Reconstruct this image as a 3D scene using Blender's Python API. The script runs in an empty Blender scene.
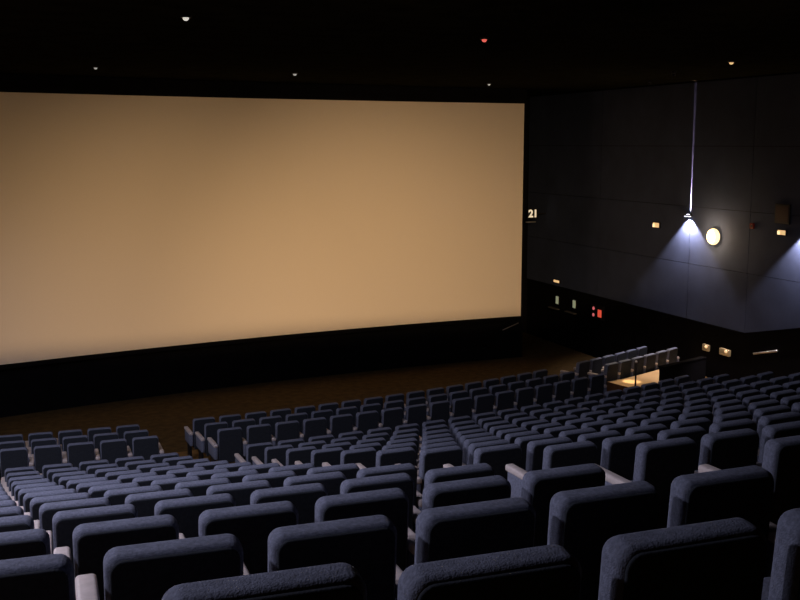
import bpy, bmesh, math, random
from mathutils import Vector, Matrix
random.seed(4)
S = bpy.context.scene
COL = S.collection
PI = math.pi
ZO = 6.85          # height of the camera above the flat floor in front of the screen
CX, CY = 2.6242, 54.8783          # the centre all curved seat rows share

# ------------------------------------------------------------------ camera
cam_data = bpy.data.cameras.new('camera')
cam_data.sensor_width = 36
cam_data.lens = 36 * 1040 / 800
cam_data.clip_end = 200
cam = bpy.data.objects.new('camera', cam_data)
COL.objects.link(cam)
cam.location = (0, 0, ZO)
cam.rotation_euler = (math.radians(90 - 8.52), 0, math.radians(-21.2))
S.camera = cam

# ------------------------------------------------------------------ world, exposure
w = bpy.data.worlds.new('world'); S.world = w
w.use_nodes = True
w.node_tree.nodes['Background'].inputs[0].default_value = (0.5, 0.55, 0.8, 1)
w.node_tree.nodes['Background'].inputs[1].default_value = 0.0
S.view_settings.view_transform = 'Standard'
S.view_settings.look = 'None'
S.view_settings.exposure = 0
S.view_settings.gamma = 1

def lamp(kind, name, loc, target, energy, color, size=0.1, angle=60, blend=1.0, size_y=None):
    d = bpy.data.lights.new(name, kind)
    d.energy = energy; d.color = color
    if kind == 'SPOT':
        d.spot_size = math.radians(angle); d.spot_blend = blend; d.shadow_soft_size = size
    elif kind == 'AREA':
        d.size = size
        if size_y: d.shape = 'RECTANGLE'; d.size_y = size_y
    else:
        d.shadow_soft_size = size
    o = bpy.data.objects.new(name, d); COL.objects.link(o)
    o.location = loc
    if target is not None:
        o.rotation_euler = (Vector(target) - Vector(loc)).to_track_quat('-Z', 'Y').to_euler()
    return o

# added unseen ceiling spots that brighten the screen; their barn doors (built with the ceiling fittings) keep the beam off the floor
WASH = [(-0.5, 5.0, 3400), (4.0, 5.0, 6700), (8.0, 5.0, 8000)]
for x, y, e in WASH:
    lamp('SPOT', 'added_screen_wash', (x, y, ZO + 1.55), (x + 1.0 + 0.5 * x, 28.8, ZO - 6.2), e,
         (1.0, 0.64, 0.33), size=0.006, angle=47, blend=1.0)
# added unseen cool downlights over the left half of the hall, a weaker one on the right
SEAT_FILL = [(-3.0, 5.0, 430), (-2.6, 8.8, 520), (-2.6, 12.5, 860), (-5.5, 17.0, 480), (14.0, 13.0, 110)]
for x, y, e in SEAT_FILL:
    lamp('SPOT', 'added_seat_light', (x, y, ZO + 1.55), (x + 0.5, y, ZO - 5), e, (0.92, 0.85, 1.0), size=0.12, angle=160, blend=0.5)

# ------------------------------------------------------------------ materials
def mat(name, color, rough=0.8, metal=0.0, emit=None, strength=1.0, noise=None, bump=None, spec=0.3):
    m = bpy.data.materials.new(name); m.use_nodes = True
    nt = m.node_tree; b = nt.nodes['Principled BSDF']
    b.inputs['Base Color'].default_value = (*color, 1)
    b.inputs['Roughness'].default_value = rough
    b.inputs['Metallic'].default_value = metal
    b.inputs['Specular IOR Level'].default_value = spec
    if emit:
        b.inputs['Emission Color'].default_value = (*emit, 1)
        b.inputs['Emission Strength'].default_value = strength
    if noise or bump:
        tc = nt.nodes.new('ShaderNodeTexCoord')
    if noise:
        sc, amt = noise
        n = nt.nodes.new('ShaderNodeTexNoise'); n.inputs['Scale'].default_value = sc; n.inputs['Detail'].default_value = 4
        r = nt.nodes.new('ShaderNodeValToRGB')
        r.color_ramp.elements[0].position = 0.3; r.color_ramp.elements[1].position = 0.7
        r.color_ramp.elements[0].color = (*[c * (1 - amt) for c in color], 1)
        r.color_ramp.elements[1].color = (*[min(1, c * (1 + amt)) for c in color], 1)
        nt.links.new(tc.outputs['Object'], n.inputs['Vector'])
        nt.links.new(n.outputs['Fac'], r.inputs['Fac'])
        nt.links.new(r.outputs['Color'], b.inputs['Base Color'])
    if bump:
        sc, st = bump
        n = nt.nodes.new('ShaderNodeTexNoise'); n.inputs['Scale'].default_value = sc; n.inputs['Detail'].default_value = 2
        bp = nt.nodes.new('ShaderNodeBump'); bp.inputs['Strength'].default_value = st; bp.inputs['Distance'].default_value = 0.004
        nt.links.new(tc.outputs['Object'], n.inputs['Vector'])
        nt.links.new(n.outputs['Fac'], bp.inputs['Height'])
        nt.links.new(bp.outputs['Normal'], b.inputs['Normal'])
    return m

M = dict(
    fabric=mat('navy_fabric', (0.135, 0.155, 0.225), 0.95, noise=(60, 0.25), bump=(170, 0.7)),
    shell=mat('back_fabric', (0.022, 0.028, 0.040), 0.95, noise=(40, 0.2), bump=(170, 0.4)),
    pad=mat('pale_armrest', (0.54, 0.49, 0.49), 0.6, noise=(30, 0.08)),
    metal=mat('dark_steel', (0.02, 0.02, 0.024), 0.5, 0.6),
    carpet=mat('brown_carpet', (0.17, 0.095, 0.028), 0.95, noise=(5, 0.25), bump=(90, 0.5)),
    dimcarpet=mat('shade_darkened_carpet', (0.075, 0.048, 0.018), 0.95, noise=(5, 0.25), bump=(90, 0.5), spec=0.1),  # carpet colour lowered to offset bounce light from the screen
    black=mat('black_paint', (0.005, 0.005, 0.006), 0.95, noise=(3, 0.2), spec=0.05),
    ceil=mat('ceiling_black', (0.016, 0.015, 0.009), 1.0, noise=(2, 0.3), spec=0.0),
    wall=mat('wall_fabric', (0.042, 0.058, 0.114), 0.95, noise=(1.2, 0.15), bump=(120, 0.4)),
    dado=mat('dado_black', (0.005, 0.005, 0.006), 0.9, noise=(3, 0.2), spec=0.05),
    screen=mat('screen_vinyl', (0.80, 0.72, 0.62), 0.9, noise=(90, 0.03)),
    wood=mat('pale_landing', (0.62, 0.42, 0.22), 0.35, noise=(3, 0.1)),
    woodside=mat('landing_side', (0.10, 0.05, 0.02), 0.7, noise=(8, 0.2)),
    nose=mat('step_nosing', (0.25, 0.15, 0.05), 0.7),
    white_em=mat('lamp_cool', (0.8, 0.8, 0.8), 0.5, emit=(0.85, 0.82, 1.0), strength=5),
    globe=mat('lamp_warm', (0.9, 0.8, 0.6), 0.5, emit=(1.0, 0.70, 0.36), strength=1.9),
    amber=mat('amber_lens', (0.8, 0.6, 0.4), 0.5, emit=(1.0, 0.62, 0.28), strength=0.75),
    amberhot=mat('amber_bright_lens', (0.8, 0.6, 0.4), 0.5, emit=(1.0, 0.74, 0.40), strength=1.3),
    sign=mat('sign_lit', (0.9, 0.85, 0.7), 0.5, emit=(1.0, 0.82, 0.55), strength=0.62),
    green=mat('greenish_lens', (0.5, 0.55, 0.4), 0.5, emit=(0.50, 0.55, 0.36), strength=0.32),
    red=mat('red_lens', (0.6, 0.05, 0.03), 0.5, emit=(1.0, 0.11, 0.06), strength=0.6),
    pink=mat('pink_lens', (0.6, 0.2, 0.2), 0.5, emit=(1.0, 0.20, 0.22), strength=0.5),
    dotw=mat('dot_white', (0.8, 0.8, 0.8), 0.5, emit=(0.9, 0.85, 0.75), strength=0.7),
    dotd=mat('dot_dim', (0.8, 0.8, 0.8), 0.5, emit=(0.8, 0.82, 0.8), strength=0.28),
    dotr=mat('dot_red', (0.6, 0.1, 0.1), 0.5, emit=(1.0, 0.16, 0.12), strength=0.8),
    glowbrass=mat('glowing_brass', (0.45, 0.34, 0.18), 0.35, 0.5, emit=(0.5, 0.36, 0.18), strength=0.10),  # faint glow put into the brass to stand for its lit look
    maroon=mat('maroon_panel', (0.03, 0.008, 0.010), 0.6),
    steel=mat('brushed_steel', (0.75, 0.73, 0.70), 0.3, 0.9),
)

# ------------------------------------------------------------------ helpers
def link(name, bm, m, parent=None, smooth=False):
    me = bpy.data.meshes.new(name); bm.normal_update(); bm.to_mesh(me); bm.free()
    ms = m if isinstance(m, (list, tuple)) else [m]
    for q in ms: me.materials.append(q)
    if smooth:
        for p in me.polygons: p.use_smooth = True
    o = bpy.data.objects.new(name, me); COL.objects.link(o)
    if parent: o.parent = parent
    return o

def box(bm, x0, x1, y0, y1, z0, z1, mi=0, bev=0, seg=2):
    r = bmesh.ops.create_cube(bm, size=1, matrix=Matrix.Translation(((x0+x1)/2, (y0+y1)/2, (z0+z1)/2)) @ Matrix.Diagonal((x1-x0, y1-y0, z1-z0, 1)))
    vs = r['verts']; fs = {f for v in vs for f in v.link_faces}
    for f in fs: f.material_index = mi
    if bev:
        es = list({e for v in vs for e in v.link_edges})
        bmesh.ops.bevel(bm, geom=es, offset=bev, segments=seg, affect='EDGES', profile=0.5)
    return vs

def cyl(bm, p0, p1, r0, r1=None, seg=16):
    p0, p1 = Vector(p0), Vector(p1); d = p1 - p0
    mt = Matrix.Translation((p0 + p1) / 2) @ d.to_track_quat('Z', 'Y').to_matrix().to_4x4()
    bmesh.ops.create_cone(bm, cap_ends=True, segments=seg, radius1=r0, radius2=r0 if r1 is None else r1, depth=d.length, matrix=mt)

def tag(o, label, cat, group=None):
    o['label'] = label; o['category'] = cat
    if group: o['group'] = group
    return o

def struct(o):
    o['kind'] = 'structure'; return o

def empty(name, loc, rz=0):
    o = bpy.data.objects.new(name, None); COL.objects.link(o)
    o.empty_display_size = 0.1
    o.location = loc; o.rotation_euler = (0, 0, rz)
    return o

# ------------------------------------------------------------------ seat rows: radius and top height of each row
R1, DR, PITCH, BW = 52.628, 1.2484, 0.57, 0.473
def row_r(i): return R1 - DR * (i - 1)
def row_top(i):
    k = i - 1
    if k < 0: return -1.0279 - 0.33 * k
    return -1.0279 - 0.3408 * k - 0.010273 * k * k / 2 + 0.0024411 * k ** 3 / 6
FR_R, FR_Z, FR_H = R1 - 16.8586, -5.3508, -0.2095
SEAT_H = 0.95
def arc_y(R, x): return CY - math.sqrt(R * R - (x - CX) ** 2)

# ------------------------------------------------------------------ floor: curved tiers, cross aisle, front tiers, flat floor
XL, XR, YB, YF = -10.6, 17.9, -5.0, 33.4
prof = []                        # (radius, z) walking from the back of the hall to the front
for i in range(-2, 14):
    z = row_top(i) - SEAT_H + ZO
    prof.append((row_r(i) + 0.40, z)); prof.append((row_r(i) - 0.8484, z))
for k in range(3):
    z = FR_Z + FR_H * k - SEAT_H + ZO
    prof.append(((row_r(13) - 0.8484) if k == 0 else FR_R - k * DR + 0.40, z)); prof.append((FR_R - k * DR - 0.8484, z))
prof.append((FR_R - 2 * DR - 0.8484, 0.0)); 
xs = [XL + (XR - XL) * t / 48 for t in range(49)]
bm = bmesh.new()
rows_v = []
z0 = prof[0][1]
rows_v.append([bm.verts.new((x, YB, z0)) for x in xs])
for R, z in prof: rows_v.append([bm.verts.new((x, arc_y(R, x), z)) for x in xs])
rows_v.append([bm.verts.new((x, YF, 0.0)) for x in xs])
for a, b in zip(rows_v, rows_v[1:]):
    for k in range(len(xs) - 1): bm.faces.new((a[k], a[k+1], b[k+1], b[k]))
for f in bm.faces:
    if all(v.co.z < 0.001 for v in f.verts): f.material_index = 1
struct(link('floor', bm, [M['carpet'], M['dimcarpet']]))

# half-height steps in the aisle between the two main blocks
bm = bmesh.new()
def aisle_x(R): return CX + R * math.sin(0.0097072 - 0.0050187 * (R1 - R) / 10)
for i in range(1, 13):
    za = row_top(i + 1) - SEAT_H + ZO; zb = row_top(i) - SEAT_H + ZO
    R = row_r(i) - 0.8484; xa = aisle_x(R)
    ys = arc_y(R, xa + 0.55)
    box(bm, xa + 0.04, xa + 1.02, ys + 0.0, ys + 0.30, za - 0.02, (za + zb) / 2)
struct(link('floor_aisle_steps', bm, M['carpet']))

# ------------------------------------------------------------------ walls and ceiling
ZC = ZO + 1.70
bm = bmesh.new(); box(bm, XL - 0.2, XR + 0.2, YB - 0.2, YF + 0.2, ZC, ZC + 0.2)
struct(link('ceiling', bm, M['ceil']))
bm = bmesh.new(); box(bm, XL - 0.2, XL, YB, YF, -0.2, ZC)
struct(link('wall_left', bm, M['dado']))
bm = bmesh.new(); box(bm, XL - 0.2, XR + 0.2, YB - 0.2, YB, -0.2, ZC)
struct(link('wall_back', bm, M['dado']))
bm = bmesh.new(); box(bm, XR + 0.03, XR + 0.23, YB, YF, -0.2, ZC)
struct(link('wall_right', bm, M['dado']))
# fabric panels of the right wall: level lower edge beside the screen, rising with the rake behind
bm = bmesh.new()
def low(y): return ZO - 4.83 if y > 21.46 else ZO - 4.83 + (21.46 - y) * 0.232
ycuts = [33.35, 28.55, 23.90, 21.46, 17.8, 13.2, 8.6, 4.0, -0.6, -5.0]
zcuts = [ZO - 3.28, ZO - 1.70, ZO - 0.05, ZO + 1.66]
g = 0.006
for ya, yb in zip(ycuts, ycuts[1:]):
    lo = [(low(ya), low(yb))] + [(z, z) for z in zcuts[:-1]]
    hi = [(z, z) for z in zcuts]
    for (la, lb), (ha, hb) in zip(lo, hi):
        if ha - la < 0.05 and hb - lb < 0.05: continue
        la = min(la, ha - 0.01); lb = min(lb, hb - 0.01)
        P = [(ya - g, la + g), (yb + g, lb + g), (yb + g, hb - g), (ya - g, ha - g)]
        f = [bm.verts.new((XR - 0.02, y, z)) for y, z in P]; b = [bm.verts.new((XR + 0.03, y, z)) for y, z in P]
        bm.faces.new(f)
        for k in range(4): bm.faces.new((f[k], b[k], b[(k+1) % 4], f[(k+1) % 4]))
bmesh.ops.recalc_face_normals(bm, faces=bm.faces)
pw = struct(link('wall_right_panels', bm, M['wall']))

# front wall: black, follows the curve of the screen, with a recess on the right
def scr_y(x): return 27.35 + 0.25 * x - 0.0080 * x * x
bm = bmesh.new()
fx = [XL] + [-6 + 0.75 * k for k in range(29)] + [15.72]
pts = [(x, scr_y(x) + 0.22) for x in fx] + [(15.72, YF), (XR + 0.03, YF)]
v0 = [bm.verts.new((x, y, 0)) for x, y in pts]; v1 = [bm.verts.new((x, y, ZC)) for x, y in pts]
for k in range(len(pts) - 1): bm.faces.new((v0[k], v0[k+1], v1[k+1], v1[k]))
struct(link('wall_front', bm, M['black']))

# ------------------------------------------------------------------ the screen
scr = empty('cinema_screen', (7.4, scr_y(7.4), ZO - 5.45))
tag(scr, 'huge blank cream cinema screen, gently curved, on the black front wall', 'screen')
def ribbon(x0, x1, z0, z1, off, th, m, name, n=40):
    bm = bmesh.new(); V = []
    for k in range(n + 1):
        x = x0 + (x1 - x0) * k / n; y = scr_y(x) + off
        V.append([bm.verts.new((x - 7.4, yy - scr_y(7.4), zz - (ZO - 5.45))) for yy, zz in ((y, z0), (y, z1), (y + th, z1), (y + th, z0))])
    for a, b in zip(V, V[1:]):
        for q in range(4): bm.faces.new((a[q], b[q], b[(q+1) % 4], a[(q+1) % 4]))
    bm.faces.new(V[0]); bm.faces.new(V[-1])
    bmesh.ops.recalc_face_normals(bm, faces=bm.faces)
    return link(name, bm, m, scr)
SX0, SX1 = -0.6, 15.52
ribbon(SX0, SX1, ZO - 5.45, ZO + 1.25, 0, 0.02, M['screen'], 'projection_surface')
ribbon(SX0 - 0.05, SX1 + 0.05, ZO + 1.25, ZO + 1.36, -0.01, 0.12, M['black'], 'top_frame')
ribbon(SX0 - 0.05, SX1 + 0.05, ZO - 5.57, ZO - 5.45, -0.01, 0.12, M['black'], 'bottom_frame')
ribbon(SX0 - 0.05, SX0, ZO - 5.45, ZO + 1.25, -0.01, 0.12, M['black'], 'side_frame', 1)
ribbon(SX1, SX1 + 0.05, ZO - 5.45, ZO + 1.25, -0.01, 0.12, M['black'], 'side_frame', 1)

# slim rail just below the lower right corner of the screen
bm = bmesh.new(); cyl(bm, (0, 0, 0), (0.62, 0.12, 0.17), 0.014)
t = link('screen_brace', bm, M['steel']); t.location = (14.85, scr_y(14.85) - 0.05, ZO - 5.86)
tag(t, 'thin grey brace rod slanting under the lower right corner of the screen', 'brace')

# ------------------------------------------------------------------ the seat
def slab(wd, z0, z1, y0, y1, rc, re, rb=None):
    """upright cushion: outline in XZ with round top corners rc, all long edges rounded by re"""
    bm = bmesh.new()
    vs = box(bm, -wd/2, wd/2, y0, y1, z0, z1)
    top = [e for e in bm.edges if all(abs(v.co.z - z1) < 1e-6 for v in e.verts) and abs(e.verts[0].co.x - e.verts[1].co.x) < 1e-6]
    bmesh.ops.bevel(bm, geom=top, offset=rc, segments=5, affect='EDGES', profile=0.5)
    es = [e for e in bm.edges if len(e.link_faces) == 2 and abs(e.verts[0].co.y - e.verts[1].co.y) < 1e-6 and e.calc_face_angle() > 1.2]
    bmesh.ops.bevel(bm, geom=es, offset=re, segments=4, affect='EDGES', profile=0.5)
    return bm
def lean(bm, a, pz):
    bmesh.ops.rotate(bm, verts=bm.verts, cent=(0, 0, pz), matrix=Matrix.Rotation(a, 3, 'X'))

def mesh_backrest():
    bm = slab(BW, 0.34, 0.962, -0.118, 0.0, 0.050, 0.034)
    lean(bm, math.radians(5), 0.93); return bm
def mesh_backpanel():
    bm = slab(BW - 0.034, 0.30, 0.950, -0.125, -0.100, 0.045, 0.008)
    lean(bm, math.radians(5), 0.93); return bm
def mesh_cushion():
    bm = bmesh.new(); box(bm, -BW/2 + 0.004, BW/2 - 0.004, 0.055, 0.52, 0.33, 0.465, bev=0.035, seg=3)
    bmesh.ops.rotate(bm, verts=bm.verts, cent=(0, 0.05, 0.4), matrix=Matrix.Rotation(math.radians(3), 3, 'X'))
    return bm
def mesh_arm():
    bm = bmesh.new(); box(bm, -0.036, 0.036, -0.115, 0.43, 0.38, 0.630, bev=0.018); return bm
def mesh_armpad():
    bm = bmesh.new(); box(bm, -0.041, 0.041, -0.12, 0.46, 0.620, 0.680, bev=0.018, seg=3); return bm
def mesh_leg():
    bm = bmesh.new(); box(bm, -0.022, 0.022, -0.02, 0.26, 0.012, 0.40, bev=0.006); box(bm, -0.04, 0.04, -0.06, 0.32, 0.0, 0.014); return bm

def new_seat():
    t = empty('cinema_chair', (0, 0, 0))
    bk = link('backrest', mesh_backrest(), M['fabric'], t, True)
    link('back_panel', mesh_backpanel(), M['shell'], bk)
    link('cushion', mesh_cushion(), M['fabric'], t, True)
    a = link('armrest', mesh_arm(), M['fabric'], t, True); a.location.x = -PITCH / 2
    link('armrest_pad', mesh_armpad(), M['pad'], a, True)['label'] = 'pale grey armrest pad'
    l = link('leg', mesh_leg(), M['metal'], t); l.location.x = -PITCH / 2
    return t
def copy_tree(o, parent=None):
    c = o.copy(); COL.objects.link(c)
    if parent: c.parent = parent
    for ch in list(KIDS[o.name]): copy_tree(ch, c)
    return c
proto = new_seat()
KIDS = {o.name: list(o.children) for o in [proto] + list(proto.children_recursive)}
ARM = [k for k in KIDS[proto.name] if k.name.startswith('armrest')][0]
LEG = [k for k in KIDS[proto.name] if k.name.startswith('leg')][0]
used = []
def seat(R, th, z, label, group, last=False, dz=0.0):
    o = copy_tree(proto) if used else proto
    used.append(o)
    o.location = (CX + R * math.sin(th), CY - R * math.cos(th), z - SEAT_H + ZO)
    o.rotation_euler = (0, 0, th)
    tag(o, label, 'cinema chair', group)
    for p in (ARM, LEG) if last else ():
        c = p.copy(); COL.objects.link(c); c.parent = o; c.location.x = PITCH / 2
        for ch in KIDS[p.name]:
            q = ch.copy(); COL.objects.link(q); q.parent = c
    return o
ORD = ['', 'first', 'second', 'third', 'fourth', 'fifth', 'sixth', 'seventh', 'eighth', 'ninth', 'tenth', 'eleventh', 'twelfth',
       'thirteenth', 'fourteenth', 'fifteenth', 'sixteenth', 'seventeenth', 'eighteenth', 'nineteenth']
def camera_px(x, y, z):
    yw, t, f = math.radians(21.2), math.radians(8.52), 1040
    fx = x * math.sin(yw) + y * math.cos(yw); rx = x * math.cos(yw) - y * math.sin(yw)
    return 400 + f * rx / (fx * math.cos(t) - z * math.sin(t))

# left main block: six seats per row in view, the row ends at the aisle
for i in range(1, 14):
    R = row_r(i); tha = 0.0097072 - 0.0050187 * (R1 - R) / 10
    if i == 1: rt = 'row nearest the camera'
    elif i <= 6: rt = ORD[i] + ' row from the camera'
    elif i == 13: rt = 'front row of its block'
    else: rt = ORD[14 - i] + ' row from its front'
    for j in range(0, 6):
        th = tha - ((5 - j) * PITCH + PITCH / 2) / R
        x, y = CX + R * math.sin(th), CY - R * math.cos(th)
        if camera_px(x, y, row_top(i)) + 0.3 * 1040 / max(1, math.hypot(x, y)) < 2: continue
        if camera_px(x, y, row_top(i)) - 0.3 * 1040 / math.hypot(x, y) > 800: continue
        st = 'beside the aisle' if j == 5 else ORD[6 - j] + ' from the aisle'
        dz = {(1, 1): 0.03, (1, 2): 0.0, (1, 3): 0.0}.get((i, j), 0.0)
        seat(R, th - {1: 0.035, 2: 0.012}.get(i, 0) / R, row_top(i) + dz, 'navy seat left of the aisle, %s, %s' % (rt, st), 'seats of the left main block', j == 5)
# right main block: nineteen seats per row
for i in range(3, 14):
    R = row_r(i); th0 = 0.0097072 - 0.0046531 * (R1 - R) / 10
    rt = 'front row' if i == 13 else ORD[14 - i] + ' row from front'
    for j in range(0, 19):
        th = th0 + (1.0411 + j * PITCH + PITCH / 2) / R
        x, y = CX + R * math.sin(th), CY - R * math.cos(th)
        if camera_px(x, y, row_top(i)) - 0.3 * 1040 / math.hypot(x, y) > 800: continue
        st = 'beside the aisle' if j == 0 else ORD[j + 1] + ' from the aisle'
        seat(R, th, row_top(i), 'navy seat in right main block, %s, %s' % (rt, st), 'seats of the right main block', j == 18)
# front block beyond the cross aisle: left, centre and right sections
RN = ['rear row', 'middle row', 'front row']
for k in range(3):
    R = FR_R - k * DR; z = FR_Z + FR_H * k
    for j in range(0, 17):
        th = 0.0142857 + (1.0069 / 2 + PITCH / 2 + j * PITCH) / R
        st = 'at left end' if j == 0 else 'at right end' if j == 16 else ORD[j + 1] + ' from left'
        seat(R, th, z, 'dark seat of central front section beyond cross aisle, %s, %s' % (RN[k], st), 'central front section seats', j == 16)
    for j in range(0, 5):
        th = 0.0142857 - (1.0069 / 2 + PITCH / 2 + j * PITCH) / R
        x, y = CX + R * math.sin(th), CY - R * math.cos(th)
        if camera_px(x, y, z) + 0.3 * 1040 / math.hypot(x, y) < 2: continue
        st = 'beside its right-hand aisle' if j == 0 else ORD[j + 1] + ' from its right'
        seat(R, th, z, 'dark seat of far left front section, %s, %s' % (RN[k], st), 'far left front section seats', j == 0)
    if k:
        for j in range(19, 25):
            th = 0.0142857 + (1.0069 / 2 + PITCH / 2 + j * PITCH) / R
            st = 'at left end' if j == 19 else ORD[j - 18] + ' from left'
            seat(R, th, z, 'dark seat beyond the lit landing, %s row, %s' % (['', 'near', 'far'][k], st), 'seats beyond the lit landing', j == 24)

# ------------------------------------------------------------------ landing, parapet and rail post on the right
LZ = ZO - 6.0
bm = bmesh.new()
base = ZO - 6.33
poly = [(14.32, 22.30), (14.52, 21.42), (15.5, 21.70), (17.9, 23.35)]
Rb = FR_R - DR + 0.17
poly += [(x, arc_y(Rb, x)) for x in (17.9, 17.0, 16.0, 15.0)]
a = [bm.verts.new((x, y, base)) for x, y in poly]; b = [bm.verts.new((x, y, LZ)) for x, y in poly]
f = bm.faces.new(b); f.material_index = 0
for k in range(len(poly)):
    q = bm.faces.new((a[k], a[(k+1) % len(poly)], b[(k+1) % len(poly)], b[k])); q.material_index = 1
bm.faces.new(list(reversed(a))).material_index = 1
bmesh.ops.recalc_face_normals(bm, faces=bm.faces)
t = link('landing_platform', bm, [M['wood'], M['woodside']])
tag(t, 'pale tan raised landing lit from above, right end of the cross aisle', 'platform')

# low black parapet in front of the right block
p0, p1 = Vector((14.62, 20.34, 0)), Vector((16.3, 20.93, 0))
d = (p1 - p0); L = d.length
par = empty('parapet', (p0.x, p0.y, ZO - 6.30), math.atan2(d.y, d.x))
tag(par, 'low black parapet wall right of the lit landing, in front of the seats', 'parapet')
bm = bmesh.new(); box(bm, 0, L, 0, 0.12, 0, 1.02); link('panel', bm, M['dado'], par)
bm = bmesh.new(); box(bm, -0.015, L, -0.02, 0.14, 1.02, 1.06, bev=0.01); link('coping', bm, M['dado'], par)

pst = empty('rail_post', (14.50, 21.30, ZO - 6.30))
tag(pst, 'thin black upright post at the near corner of the lit landing', 'post')
bm = bmesh.new(); cyl(bm, (0, 0, 0.02), (0, 0, 0.98), 0.022); link('shaft', bm, M['metal'], pst, True)
bm = bmesh.new(); cyl(bm, (0, 0, 0), (0, 0, 0.02), 0.08); link('base', bm, M['metal'], pst)
bm = bmesh.new(); bmesh.ops.create_uvsphere(bm, u_segments=12, v_segments=8, radius=0.034, matrix=Matrix.Translation((0, 0, 1.0))); link('knob', bm, M['steel'], pst, True)

# ------------------------------------------------------------------ fittings on the right wall
XW = XR - 0.02
def wall_fit(name, y, z, label, cat, group=None):
    t = empty(name, (XW, y, ZO + z), 0); tag(t, label, cat, group); return t
# up-and-down sconces
for n, (y, lab) in enumerate([(23.91, 'black wall sconce throwing narrow beam up and wide fan down, beside the round warm lamp'),
                              (19.35, None)]):
    if lab:
        t = wall_fit('wall_sconce', y, -1.94, lab, 'wall lamp')
        bm = bmesh.new(); box(bm, -0.16, -0.02, -0.13, 0.13, -0.02, 0.02, bev=0.008); link('housing', bm, M['metal'], t)
        bm = bmesh.new(); box(bm, -0.03, 0.0, -0.05, 0.05, -0.06, 0.06, bev=0.006); link('wall_plate', bm, M['metal'], t)
        bm = bmesh.new(); box(bm, -0.14, -0.04, -0.08, 0.08, -0.032, -0.018); link('lens', bm, M['white_em'], t)
        bm = bmesh.new(); box(bm, -0.11, -0.05, -0.03, 0.03, 0.018, 0.03); link('lens', bm, M['white_em'], t)
    else:
        t = wall_fit('wall_sconce', y, -1.94, 'black wall sconce just beyond the right edge, lighting the wall below it', 'wall lamp')
        bm = bmesh.new(); box(bm, -0.16, -0.02, -0.13, 0.13, -0.02, 0.02, bev=0.008); link('housing', bm, M['metal'], t)
        bm = bmesh.new(); box(bm, -0.14, -0.04, -0.08, 0.08, -0.032, -0.018); link('lens', bm, M['white_em'], t)
    lamp('SPOT', 'sconce_down_light', (XW - 0.15, y, ZO - 1.99), (XW + 0.20, y, ZO - 3.5), 540, (1.0, 0.86, 0.90), size=0.02, angle=104, blend=0.3)
    u = lamp('SPOT', 'sconce_up_light', (XW - 0.06, y, ZO - 1.89), None, 15000, (1.0, 0.66, 0.72), size=0.006, angle=40, blend=1.0)
    u.matrix_world = Matrix.Translation(u.location) @ Matrix.Rotation(math.radians(17), 4, 'Y') @ Matrix(((0, 1, 0, 0), (1, 0, 0, 0), (0, 0, -1, 0), (0, 0, 0, 1))) @ Matrix.Diagonal((0.11, 1, 1, 1))
# round warm lamp
t = wall_fit('round_wall_lamp', 22.80, -2.44, 'round glowing warm lamp on the blue wall, right of the sconce', 'wall lamp')
bm = bmesh.new(); cyl(bm, (0, 0, 0), (-0.05, 0, 0), 0.19, seg=24); link('base_ring', bm, M['metal'], t)
bm = bmesh.new(); bmesh.ops.create_uvsphere(bm, u_segments=24, v_segments=14, radius=0.22, matrix=Matrix.Translation((-0.07, 0, 0)) @ Matrix.Diagonal((0.6, 1, 1, 1))); link('glass_dome', bm, M['globe'], t, True)
lamp('POINT', 'round_lamp_light', (XW - 0.30, 22.80, ZO - 2.44), None, 60, (1.0, 0.66, 0.34), size=0.12)

def lit_box(name, y, z, wy, hz, m, label, cat, extra=None, group=None):
    t = wall_fit(name, y, z, label, cat, group)
    bm = bmesh.new(); box(bm, -0.05, 0.0, -wy/2 - 0.02, wy/2 + 0.02, -hz/2 - 0.02, hz/2 + 0.02, bev=0.008); link('housing', bm, M['metal'], t)
    bm = bmesh.new(); box(bm, -0.062, -0.045, -wy/2, wy/2, -hz/2, hz/2, bev=0.006); link('lens', bm, m, t)
    if extra: extra(t)
    return t
def hot(wy, hz, side):
    def f(t):
        bm = bmesh.new(); box(bm, -0.075, -0.06, side * wy/2 - 0.05, side * wy/2 + 0.03, -hz/2, hz/4, bev=0.006); link('bulb', bm, M['amberhot'], t)
    return f
lit_box('emergency_light', 25.43, -2.32, 0.28, 0.13, M['amber'], 'small amber emergency light on the blue wall, left of the sconce', 'emergency light', hot(0.22, 0.13, 1))
lit_box('emergency_light', 20.24, -2.13, 0.26, 0.11, M['amber'], 'small amber emergency light under a dark panel near the right edge', 'emergency light', hot(0.20, 0.11, 1))
lit_box('emergency_light', 31.10, -4.66, 0.36, 0.08, M['amber'], 'tiny pale light at the wall panel edge beside the screen', 'emergency light')
t = wall_fit('dark_panel', 20.27, -1.68, 'dark maroon square panel above the rightmost amber emergency light', 'panel')
bm = bmesh.new(); box(bm, -0.04, 0, -0.26, 0.26, -0.24, 0.24, bev=0.01); link('frame', bm, M['metal'], t)
bm = bmesh.new(); box(bm, -0.05, -0.035, -0.21, 0.21, -0.19, 0.19); link('face', bm, M['maroon'], t)
t = wall_fit('fire_call_point', 21.35, -2.05, 'small dull red call point on the blue wall, right of the round lamp', 'call point')
bm = bmesh.new(); box(bm, -0.04, 0, -0.07, 0.07, -0.07, 0.07, bev=0.008); link('case', bm, mat('call_red', (0.22, 0.015, 0.01), 0.6), t)
bm = bmesh.new(); box(bm, -0.045, -0.035, -0.035, 0.035, -0.035, 0.035); link('window', bm, M['maroon'], t)
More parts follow.
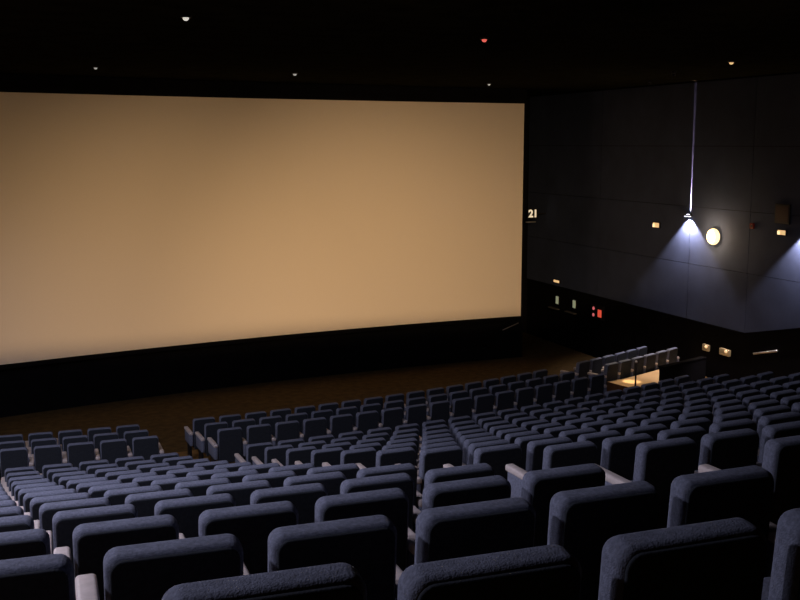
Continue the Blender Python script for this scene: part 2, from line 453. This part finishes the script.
# greenish lights with a ledge, on the black dado
for y, z, lab in ((31.02, -5.30, 'left of the two dim greenish lights low on the black wall by the screen'),
                  (29.89, -5.28, 'right of the two dim greenish lights low on the black wall by the screen')):
    def ledge(t):
        bm = bmesh.new(); box(bm, -0.12, 0.0, -0.10, 0.52, -0.33, -0.30, bev=0.005); link('ledge', bm, M['green' if 0 else 'steel'], t)
    lit_box('dado_light', y, z, 0.17, 0.26, M['green'], lab, 'wall light', ledge)
# red indicator
t = wall_fit('red_indicator', 28.34, -5.36, 'glowing red indicator panel with two smaller dots on the black wall', 'indicator')
bm = bmesh.new(); box(bm, -0.05, 0.0, -0.26, 0.52, -0.22, 0.24, bev=0.01); link('housing', bm, M['metal'], t)
bm = bmesh.new(); box(bm, -0.065, -0.045, -0.14, 0.07, -0.12, 0.12, bev=0.01); link('lens', bm, M['red'], t)
for zz in (-0.09, 0.12):
    bm = bmesh.new(); cyl(bm, (-0.045, 0.33, zz), (-0.065, 0.33, zz), 0.055); link('indicator_dot', bm, M['pink'], t)
# two brassy lamps low on the wall
for y, z, wy, lab in ((22.93, -5.47, 0.26, 'left of the two dull brass lamps low on the black wall above the parapet'),
                      (22.14, -5.45, 0.40, 'right of the two dull brass lamps low on the black wall above the parapet')):
    t = wall_fit('brass_lamp', y, z, lab, 'wall lamp')
    bm = bmesh.new(); box(bm, -0.08, 0.0, -wy/2, wy/2, -0.10, 0.08, bev=0.02); link('body', bm, M['glowbrass'], t, True)
    bm = bmesh.new(); bmesh.ops.create_uvsphere(bm, u_segments=12, v_segments=8, radius=0.045, matrix=Matrix.Translation((-0.09, -wy/4, 0.03))); link('bulb', bm, M['amber'], t, True)
# lit handrail piece
t = empty('handrail', (XR + 0.03, 20.6, ZO - 5.19)); tag(t, 'short bright sloping handrail on the black wall at the right', 'handrail')
bm = bmesh.new(); cyl(bm, (-0.09, 0.42, -0.10), (-0.09, -0.42, 0.13), 0.028, seg=12); link('bar', bm, M['steel'], t, True)
for s in (-0.3, 0.3):
    bm = bmesh.new(); cyl(bm, (0, s, -0.27 * s - 0.0 + 0.015), (-0.09, s, -0.27 * s + 0.015), 0.012, seg=8); link('bracket', bm, M['metal'], t)
# lit number sign in the recess beside the screen
t = empty('number_sign', (17.36, 32.0, ZO - 2.39)); tag(t, 'small lit sign reading 21 right beside the screen edge', 'sign')
bm = bmesh.new(); box(bm, -0.19, 0.19, 0.0, 0.06, -0.18, 0.19, bev=0.008); link('backing', bm, M['metal'], t)
fc = bpy.data.curves.new('digits', 'FONT'); fc.body = '21'; fc.size = 0.36; fc.align_x = 'CENTER'; fc.align_y = 'CENTER'; fc.extrude = 0.008; fc.offset = 0.012
fc.materials.append(M['sign'])
fo = bpy.data.objects.new('digits', fc); COL.objects.link(fo); bpy.context.view_layer.update()
dm = bpy.data.meshes.new_from_object(fo); bpy.data.objects.remove(fo)
fo = bpy.data.objects.new('digits', dm); COL.objects.link(fo); fo.parent = t; fo.rotation_euler = (PI/2, 0, 0); fo.location = (0, -0.012, 0)
bm = bmesh.new(); box(bm, -0.26, 0.12, 0.0, 0.05, -0.30, -0.26); link('shelf', bm, M['steel'], t)
bm = bmesh.new(); box(bm, 0.19, 0.62, 0.02, 0.05, -0.02, 0.02); link('bracket', bm, M['metal'], t)

# added ceiling spots over the landing; the narrow one makes its bright patch
for (x, y), e, an in (((16.6, 24.2), 1250, 30), ((15.0, 20.9), 5200, 4.0)):
    tx, ty = (15.9, 22.3) if an > 10 else (14.92, 22.08)
    t = empty('added_landing_spot', (x, y, ZC)); tag(t, 'small added ceiling spotlight aimed %s the tan landing' % ('at all of' if an > 10 else 'at the near corner of'), 'spotlight')
    bm = bmesh.new(); cyl(bm, (0, 0, 0), (0, 0, -0.05), 0.06); link('mount', bm, M['metal'], t)
    bm = bmesh.new(); cyl(bm, (0, 0, -0.05), (0.01, 0.03, -0.10), 0.045); link('barrel', bm, M['metal'], t)
    lamp('SPOT', 'added_landing_light', (x, y + 0.03, ZO + 1.56), (tx, ty, ZO - 6.0), e, (1.0, 0.76, 0.50), size=0.03, angle=an, blend=0.5)

# ------------------------------------------------------------------ ceiling fittings
def dot(name, x, y, r, m, label, cat):
    t = empty(name, (x, y, ZC)); tag(t, label, cat)
    bm = bmesh.new(); cyl(bm, (0, 0, 0), (0, 0, -0.03), r * 1.7, seg=20); link('rim', bm, M['metal'], t)
    bm = bmesh.new(); bmesh.ops.create_uvsphere(bm, u_segments=14, v_segments=8, radius=r, matrix=Matrix.Translation((0, 0, -0.035)) @ Matrix.Diagonal((1, 1, 0.9, 1))); link('lens', bm, m, t, True)
dot('ceiling_spotlight', 2.50, 14.35, 0.042, M['dotw'], 'small white ceiling light at the upper left, nearest of the white ones', 'ceiling light')
dot('smoke_detector', 7.49, 15.55, 0.042, M['dotr'], 'ceiling smoke detector with a glowing red lens, top centre', 'smoke detector')
dot('ceiling_spotlight', 14.32, 18.0, 0.045, M['amber'], 'small warm ceiling light at the upper right, near the blue wall', 'ceiling light')
dot('ceiling_spotlight', 2.22, 24.3, 0.038, M['dotd'], 'faint tiny ceiling light above the left of the screen', 'ceiling light')
dot('ceiling_spotlight', 6.87, 24.7, 0.045, M['dotd'], 'faint tiny ceiling light above the middle of the screen', 'ceiling light')
dot('ceiling_spotlight', 13.12, 26.9, 0.040, M['dotd'], 'faint tiny ceiling light above the right end of the screen', 'ceiling light')

# bodies for the added wash spots and the added downlights, on the ceiling above the seats
for k, (x, y, e) in enumerate(WASH):
    t = empty('added_screen_spot', (x, y, ZO + 1.55)); tag(t, 'added black spotlight with light-blocking barn door aimed at the screen, %s of three' % ['left', 'middle', 'right'][k], 'spotlight', 'added screen spotlights')
    bm = bmesh.new(); box(bm, -0.12, 0.12, -0.40, -0.10, -0.12, 0.12, bev=0.02); link('housing', bm, M['metal'], t)
    bm = bmesh.new(); box(bm, -0.02, 0.02, -0.27, -0.23, 0.12, 0.25); link('yoke', bm, M['metal'], t)
    bm = bmesh.new(); yy = 0.35; zz = -yy * (0.320, 0.308, 0.296)[k]
    box(bm, -0.30, 0.30, yy, yy + 0.01, zz - 0.27, zz); link('added_barn_door', bm, M['metal'], t)  # added plate that keeps the wash off the floor and front seats
    bm = bmesh.new(); box(bm, -0.02, 0.02, -0.12, yy, zz - 0.26, zz - 0.23); box(bm, -0.02, 0.02, -0.12, -0.10, zz - 0.26, -0.1); link('door_arm', bm, M['metal'], t)
for k, (x, y, e) in enumerate(SEAT_FILL):
    t = empty('added_downlight', (x, y, ZC)); tag(t, 'round unseen downlight added in the black ceiling to light the seats', 'ceiling light', 'added lights above the seats')
    bm = bmesh.new(); cyl(bm, (0, 0, 0), (0, 0, -0.02), 0.16, seg=24); link('rim', bm, M['metal'], t)
    bm = bmesh.new(); cyl(bm, (0, 0, -0.018), (0, 0, -0.026), 0.12, seg=24); link('lens', bm, M['white_em'], t)
